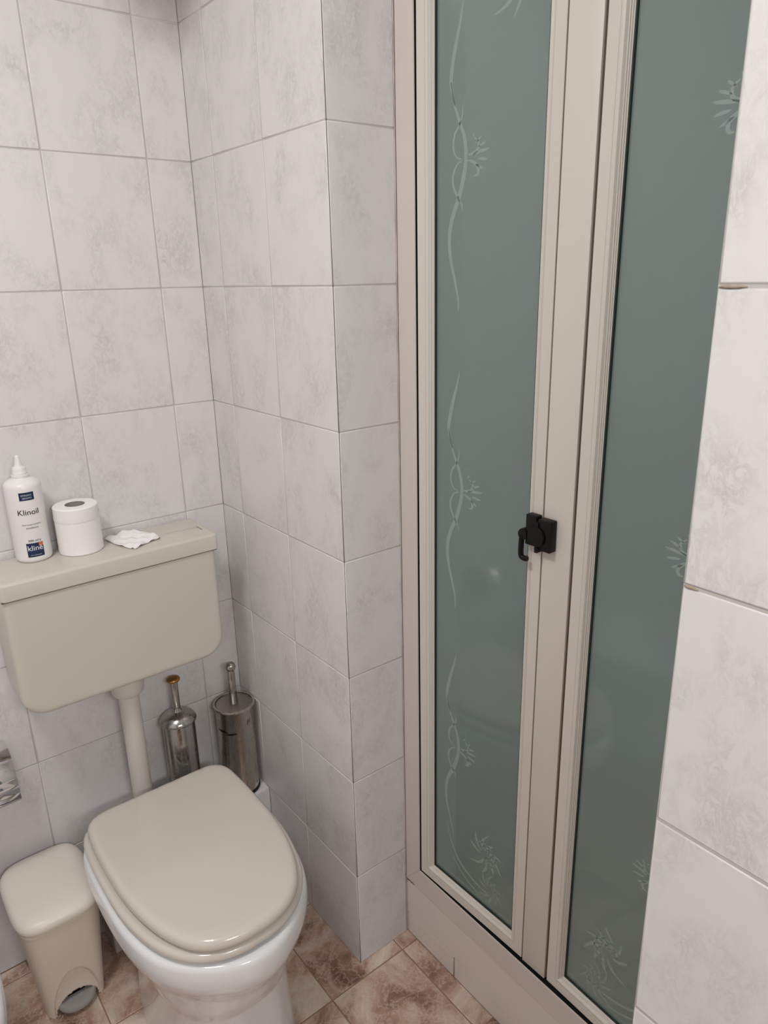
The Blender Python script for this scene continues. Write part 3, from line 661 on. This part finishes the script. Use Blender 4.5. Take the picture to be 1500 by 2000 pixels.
# roll on the spindle
def roll(name, ctr, axis, r, rin, h, label):
    n = 56; prof = [(rin, 0.0), (r - 0.002, 0.0), (r, 0.002), (r, h - 0.002), (r - 0.002, h), (rin, h)]
    rings = []
    for q, t in prof:
        ring = []
        for i in range(n):
            a = 2 * math.pi * i / n
            p = (ctr[0] + q * math.cos(a), ctr[1] + q * math.sin(a), ctr[2] + t) if axis == 'z' else (ctr[0] + t, ctr[1] + q * math.cos(a), ctr[2] + q * math.sin(a))
            ring.append(p)
        rings.append(ring)
    V, F = loft(rings, False, False)
    o = mesh(name, V, F, M['paper'], None, loc=ctr, smooth=40); tag(o, label, 'toilet roll', 'white toilet rolls')
    rings = []
    for q, t in ((rin, 0.0005), (rin, h - 0.0008), (rin - 0.0012, h - 0.0008), (rin - 0.0012, 0.0005), (rin, 0.0005)):
        rings.append([((ctr[0] + q * math.cos(a), ctr[1] + q * math.sin(a), ctr[2] + t) if axis == 'z' else (ctr[0] + t, ctr[1] + q * math.cos(a), ctr[2] + q * math.sin(a))) for a in [2 * math.pi * i / n for i in range(n)]])
    V, F = loft(rings, False, False); mesh('core', V, F, M['core'], o, smooth=40)
    return o
roll('toilet_roll', (-0.678, -0.055, 0.5400), 'x', 0.046, 0.0185, 0.098, 'white toilet roll hanging under the chrome cover')
# ------------------------------------------------------------------ things on the cistern lid
LT = 0.9862
rr_ = roll('toilet_roll', (-0.3500, -0.0535, LT), 'z', 0.0435, 0.0195, 0.0990, 'white toilet roll standing upright on the cistern lid')
V, F = lathe([(0.0440, 0.0), (0.0443, 0.001), (0.0440, 0.012)], (-0.3500, -0.0535, LT + 0.0700), 56, False, False)
lf = mesh('loose_sheet_edge', V, F, M['paper'], rr_, smooth=40)
# bottle
BC = (-0.4375, -0.0370, LT); BR = 0.0343
bo = empty('bottle', BC, 'tall white squeeze bottle with navy label squares on the cistern lid', 'bottle')
V, F = lathe([(0.026, 0.0), (0.0315, 0.001), (0.0335, 0.004), (BR, 0.009), (BR, 0.150), (0.0338, 0.1545), (0.0320, 0.1590), (0.0280, 0.1630), (0.0210, 0.1665), (0.0160, 0.1690), (0.0150, 0.1715)], BC, 64)
mesh('bottle_body', V, F, M['bottle'], bo, smooth=60)
V, F = lathe([(0.0150, 0.1700), (0.0162, 0.1705), (0.0164, 0.1745), (0.0150, 0.1752), (0.0135, 0.1760)], BC, 48)
mesh('neck_ring', V, F, M['bottle'], bo, smooth=40)
V, F = lathe([(0.0128, 0.1758), (0.0140, 0.1762), (0.0140, 0.1785), (0.0128, 0.1800), (0.0126, 0.1850), (0.0122, 0.1880), (0.0108, 0.1900), (0.0078, 0.1912), (0.0062, 0.1980), (0.0040, 0.2090), (0.0036, 0.2115), (0.0022, 0.2128)], BC, 40)
mesh('spout_cap', V, F, M['bottle'], bo, smooth=40)
def on_bottle(name, a0, a1, z0, z1, mt, dr_=0.00025, n=16):
    V = []; F = []
    for i in range(n + 1):
        a = math.radians(a0 + (a1 - a0) * i / n)
        for z in (z0, z1):
            V.append((BC[0] + (BR + dr_) * math.cos(a), BC[1] + (BR + dr_) * math.sin(a), z))
    F = [(2 * i, 2 * i + 2, 2 * i + 3, 2 * i + 1) for i in range(n)]
    return mesh(name, V, F, mt, bo, smooth=180)
def text_on_bottle(name, s, amid, z0, width_deg, mt, height=None, dr_=0.0005, label=None, bold=0.0):
    cu = bpy.data.curves.new('lettering', 'FONT'); cu.body = s; cu.size = 1.0; cu.offset = bold
    to_ = bpy.data.objects.new('lettering', cu); COL.objects.link(to_)
    bpy.context.view_layer.update()
    me = bpy.data.meshes.new_from_object(to_.evaluated_get(bpy.context.evaluated_depsgraph_get()))
    bpy.data.objects.remove(to_)
    bm = bmesh.new(); bm.from_mesh(me)
    xs = [v.co.x for v in bm.verts]; ys = [v.co.y for v in bm.verts]; x0, x1 = min(xs), max(xs); wd = x1 - x0
    # a few vertical cuts so that the letters follow the cylinder
    for k in range(1, 24):
        bmesh.ops.bisect_plane(bm, geom=bm.verts[:] + bm.edges[:] + bm.faces[:], plane_co=(x0 + wd * k / 24, 0, 0), plane_no=(1, 0, 0))
    arc = math.radians(width_deg) * BR; sx = arc / wd; sz = sx if height is None else height / (max(ys) - min(ys))
    for v in bm.verts:
        a = math.radians(amid) + (v.co.x - x0 - wd / 2) * sx / BR
        v.co = Vector((BC[0] + (BR + dr_) * math.cos(a), BC[1] + (BR + dr_) * math.sin(a), z0 + (v.co.y) * sz)) - Vector(BC)
    bmesh.ops.recalc_face_normals(bm, faces=bm.faces)
    me2 = bpy.data.meshes.new(name); bm.to_mesh(me2); bm.free(); me2.materials.append(mt)
    o = bpy.data.objects.new(name, me2); link(o, bo)
    if label: o['label'] = label
    return o
AM = -92
on_bottle('label_panel', AM - 24, AM + 21, LT + 0.1290, LT + 0.1450, M['navy'])
text_on_bottle('lettering', 'DETERGENTE', AM - 2, LT + 0.1378, 32, M['white_ink'], 0.0030)
text_on_bottle('lettering', 'DELICATO', AM - 1, LT + 0.1322, 28, M['white_ink'], 0.0030)
text_on_bottle('lettering', 'Klinoil', AM - 4, LT + 0.1000, 64, M['ink'], 0.0108, bold=0.006)
text_on_bottle('lettering', 'Dermoprotettivo', AM + 0, LT + 0.0785, 58, M['ink'], 0.0038)
text_on_bottle('lettering', 'emolliente', AM + 0, LT + 0.0715, 38, M['ink'], 0.0036)
text_on_bottle('lettering', '500 ml e', AM + 0, LT + 0.0445, 38, M['ink'], 0.0044, bold=0.01)
on_bottle('label_panel', AM - 28, AM + 24, LT + 0.0125, LT + 0.0415, M['navy'])
on_bottle('label_corner', AM + 10, AM + 23.5, LT + 0.0335, LT + 0.0412, M['orange'], 0.0004)
text_on_bottle('lettering', 'klin\u00e8', AM - 2, LT + 0.0262, 45, M['white_ink'], 0.0105, bold=0.004)
text_on_bottle('lettering', 'dermatologia', AM - 2, LT + 0.0160, 34, M['white_ink'], 0.0020)
# crumpled tissue
OUT = [(-0.2920, -0.0300), (-0.2700, -0.0215), (-0.2380, -0.0100), (-0.2220, -0.0330), (-0.2080, -0.0560), (-0.2010, -0.0850), (-0.2030, -0.1010), (-0.2160, -0.1020), (-0.2400, -0.1120), (-0.2620, -0.1250), (-0.2690, -0.1180), (-0.2800, -0.0900)]
cx, cy = -0.2480, -0.0680; rings = []; random.seed(3)
nn = 72
outp = []
L_ = len(OUT)
for i in range(nn):
    f = i / nn * L_; a, b = OUT[int(f) % L_], OUT[(int(f) + 1) % L_]; t = f - int(f); outp.append((cx + 1.08 * (a[0] + (b[0] - a[0]) * t - cx) - 0.001, cy + 1.08 * (a[1] + (b[1] - a[1]) * t - cy)))
def crease(x, y):
    u, v = (x - cx), (y - cy)
    s = abs(((u * 17 + v * 30 + 0.35) % 1.0) - 0.5) * 0.0085 + abs(((u * 38 - v * 19 + 0.1) % 1.0) - 0.5) * 0.0050 + 0.0050 * max(0, 1 - (abs(x + 0.250) / 0.034 + abs(y + 0.050) / 0.026))
    return s
for k in range(21):
    sc = 1 - k / 20.0 * 0.97; ring = []
    for i, (x, y) in enumerate(outp):
        px, py = cx + (x - cx) * sc, cy + (y - cy) * sc
        h = crease(px, py) * (0.35 if k == 0 else 1.0) + (0.0004 if k == 0 else 0.0010)
        if k == 0: h += 0.0030 * (0.5 + 0.5 * math.sin(i * 0.9)) ** 3
        ring.append((px, py, LT + h))
    rings.append(ring)
V, F = loft(rings, False, True)
ti = mesh('tissue', V, F, M['paper'], None, loc=(cx, cy, LT), smooth=18); tag(ti, 'crumpled white paper tissue lying on the cistern lid', 'tissue')
sol = ti.modifiers.new('thickness', 'SOLIDIFY'); sol.thickness = 0.0004; sol.offset = 1
# ------------------------------------------------------------------ toilet brushes
LZ = 0.2508
b1 = empty('toilet_brush', (-0.1925, -0.0480, LZ), 'toilet brush in dull steel canister with domed lid and brass knob', 'toilet brush', 'toilet brushes in steel canisters')
C1 = (-0.1925, -0.0480, LZ)
V, F = lathe([(0.036, 0.0), (0.0385, 0.002), (0.0385, 0.252), (0.0370, 0.254)], C1, 64); mesh('canister', V, F, M['steel1'], b1, smooth=40)
V, F = lathe([(0.0385, 0.2520), (0.0428, 0.2525), (0.0436, 0.2550), (0.0430, 0.2580), (0.0400, 0.2625), (0.0340, 0.2690), (0.0270, 0.2740), (0.0180, 0.2770), (0.0125, 0.2785), (0.0105, 0.2830), (0.0095, 0.2860), (0.004, 0.2865)], C1, 64)
l1 = mesh('lid', V, F, M['steel1'], b1, smooth=40)
V, F = lathe([(0.0088, 0.2840), (0.0092, 0.290), (0.0098, 0.3560), (0.0090, 0.3580), (0.003, 0.3585)], C1, 32); mesh('handle', V, F, M['steel1'], b1, smooth=40)
V, F = lathe([(0.004, 0.3575), (0.0115, 0.3580), (0.0158, 0.3610), (0.0167, 0.3640), (0.0152, 0.3670), (0.0090, 0.3695), (0.003, 0.3702)], C1, 40)
k_ = mesh('knob', V, F, M['brass'], b1, smooth=60); k_['label'] = 'tarnished brass knob'
C2 = (-0.0535, -0.0670, LZ)
b2 = empty('toilet_brush', C2, 'toilet brush in corroded steel cylinder with ball-topped handle in corner', 'toilet brush', 'toilet brushes in steel canisters')
V, F = lathe([(0.040, 0.0), (0.0465, 0.002), (0.0465, 0.245), (0.0480, 0.247), (0.0512, 0.248), (0.0518, 0.2505), (0.0510, 0.2535), (0.0480, 0.2545), (0.0462, 0.2535), (0.0458, 0.2490), (0.040, 0.2470)], C2, 64)
mesh('canister', V, F, M['steel2'], b2, smooth=40)
V, F = lathe([(0.012, 0.2475), (0.0445, 0.2480), (0.0450, 0.2500), (0.0440, 0.2512), (0.0100, 0.2520)], C2, 64)
mesh('lid', V, F, M['steel_lid'], b2, smooth=40)
V, F = lathe([(0.0100, 0.2515), (0.0104, 0.252), (0.0092, 0.3420), (0.0070, 0.3450)], C2, 32); mesh('handle', V, F, M['steel1'], b2, smooth=40)
V, F = lathe([(0.0004, 0.3400)] + [(0.0132 * math.sin(math.pi * k / 14), 0.3530 - 0.0132 * math.cos(math.pi * k / 14)) for k in range(1, 14)] + [(0.0004, 0.3662)], C2, 32)
mesh('ball', V, F, M['steel1'], b2, smooth=60)
V, F = lathe([(0.0470, 0.001), (0.0482, 0.0015), (0.0482, 0.0085), (0.0470, 0.0090)], C2, 64)
mesh('foot_ring', V, F, M['black'], b2, smooth=40)
def arcmark(c, r, a0, a1, za, zb, wv, name, parent):
    n = 14; V = []
    for i in range(n + 1):
        a = math.radians(a0 + (a1 - a0) * i / n); z = za + (zb - za) * i / n; h = wv * (0.3 + math.sin(math.pi * i / n))
        V += [(c[0] + r * math.cos(a), c[1] + r * math.sin(a), z - h), (c[0] + r * math.cos(a), c[1] + r * math.sin(a), z + h)]
    return mesh(name, V, [(2 * i, 2 * i + 2, 2 * i + 3, 2 * i + 1) for i in range(n)], M['black'], parent, smooth=180)
arcmark(C2, 0.04685, -182, -142, LZ + 0.196, LZ + 0.193, 0.0015, 'scratch_mark', b2)
arcmark(C2, 0.04685, -148, -112, LZ + 0.187, LZ + 0.190, 0.0017, 'scratch_mark', b2)
arcmark(C2, 0.04685, -78, -72, LZ + 0.205, LZ + 0.219, 0.0022, 'scratch_mark', b2)
arcmark(C2, 0.04685, -69, -64, LZ + 0.208, LZ + 0.219, 0.0020, 'scratch_mark', b2)
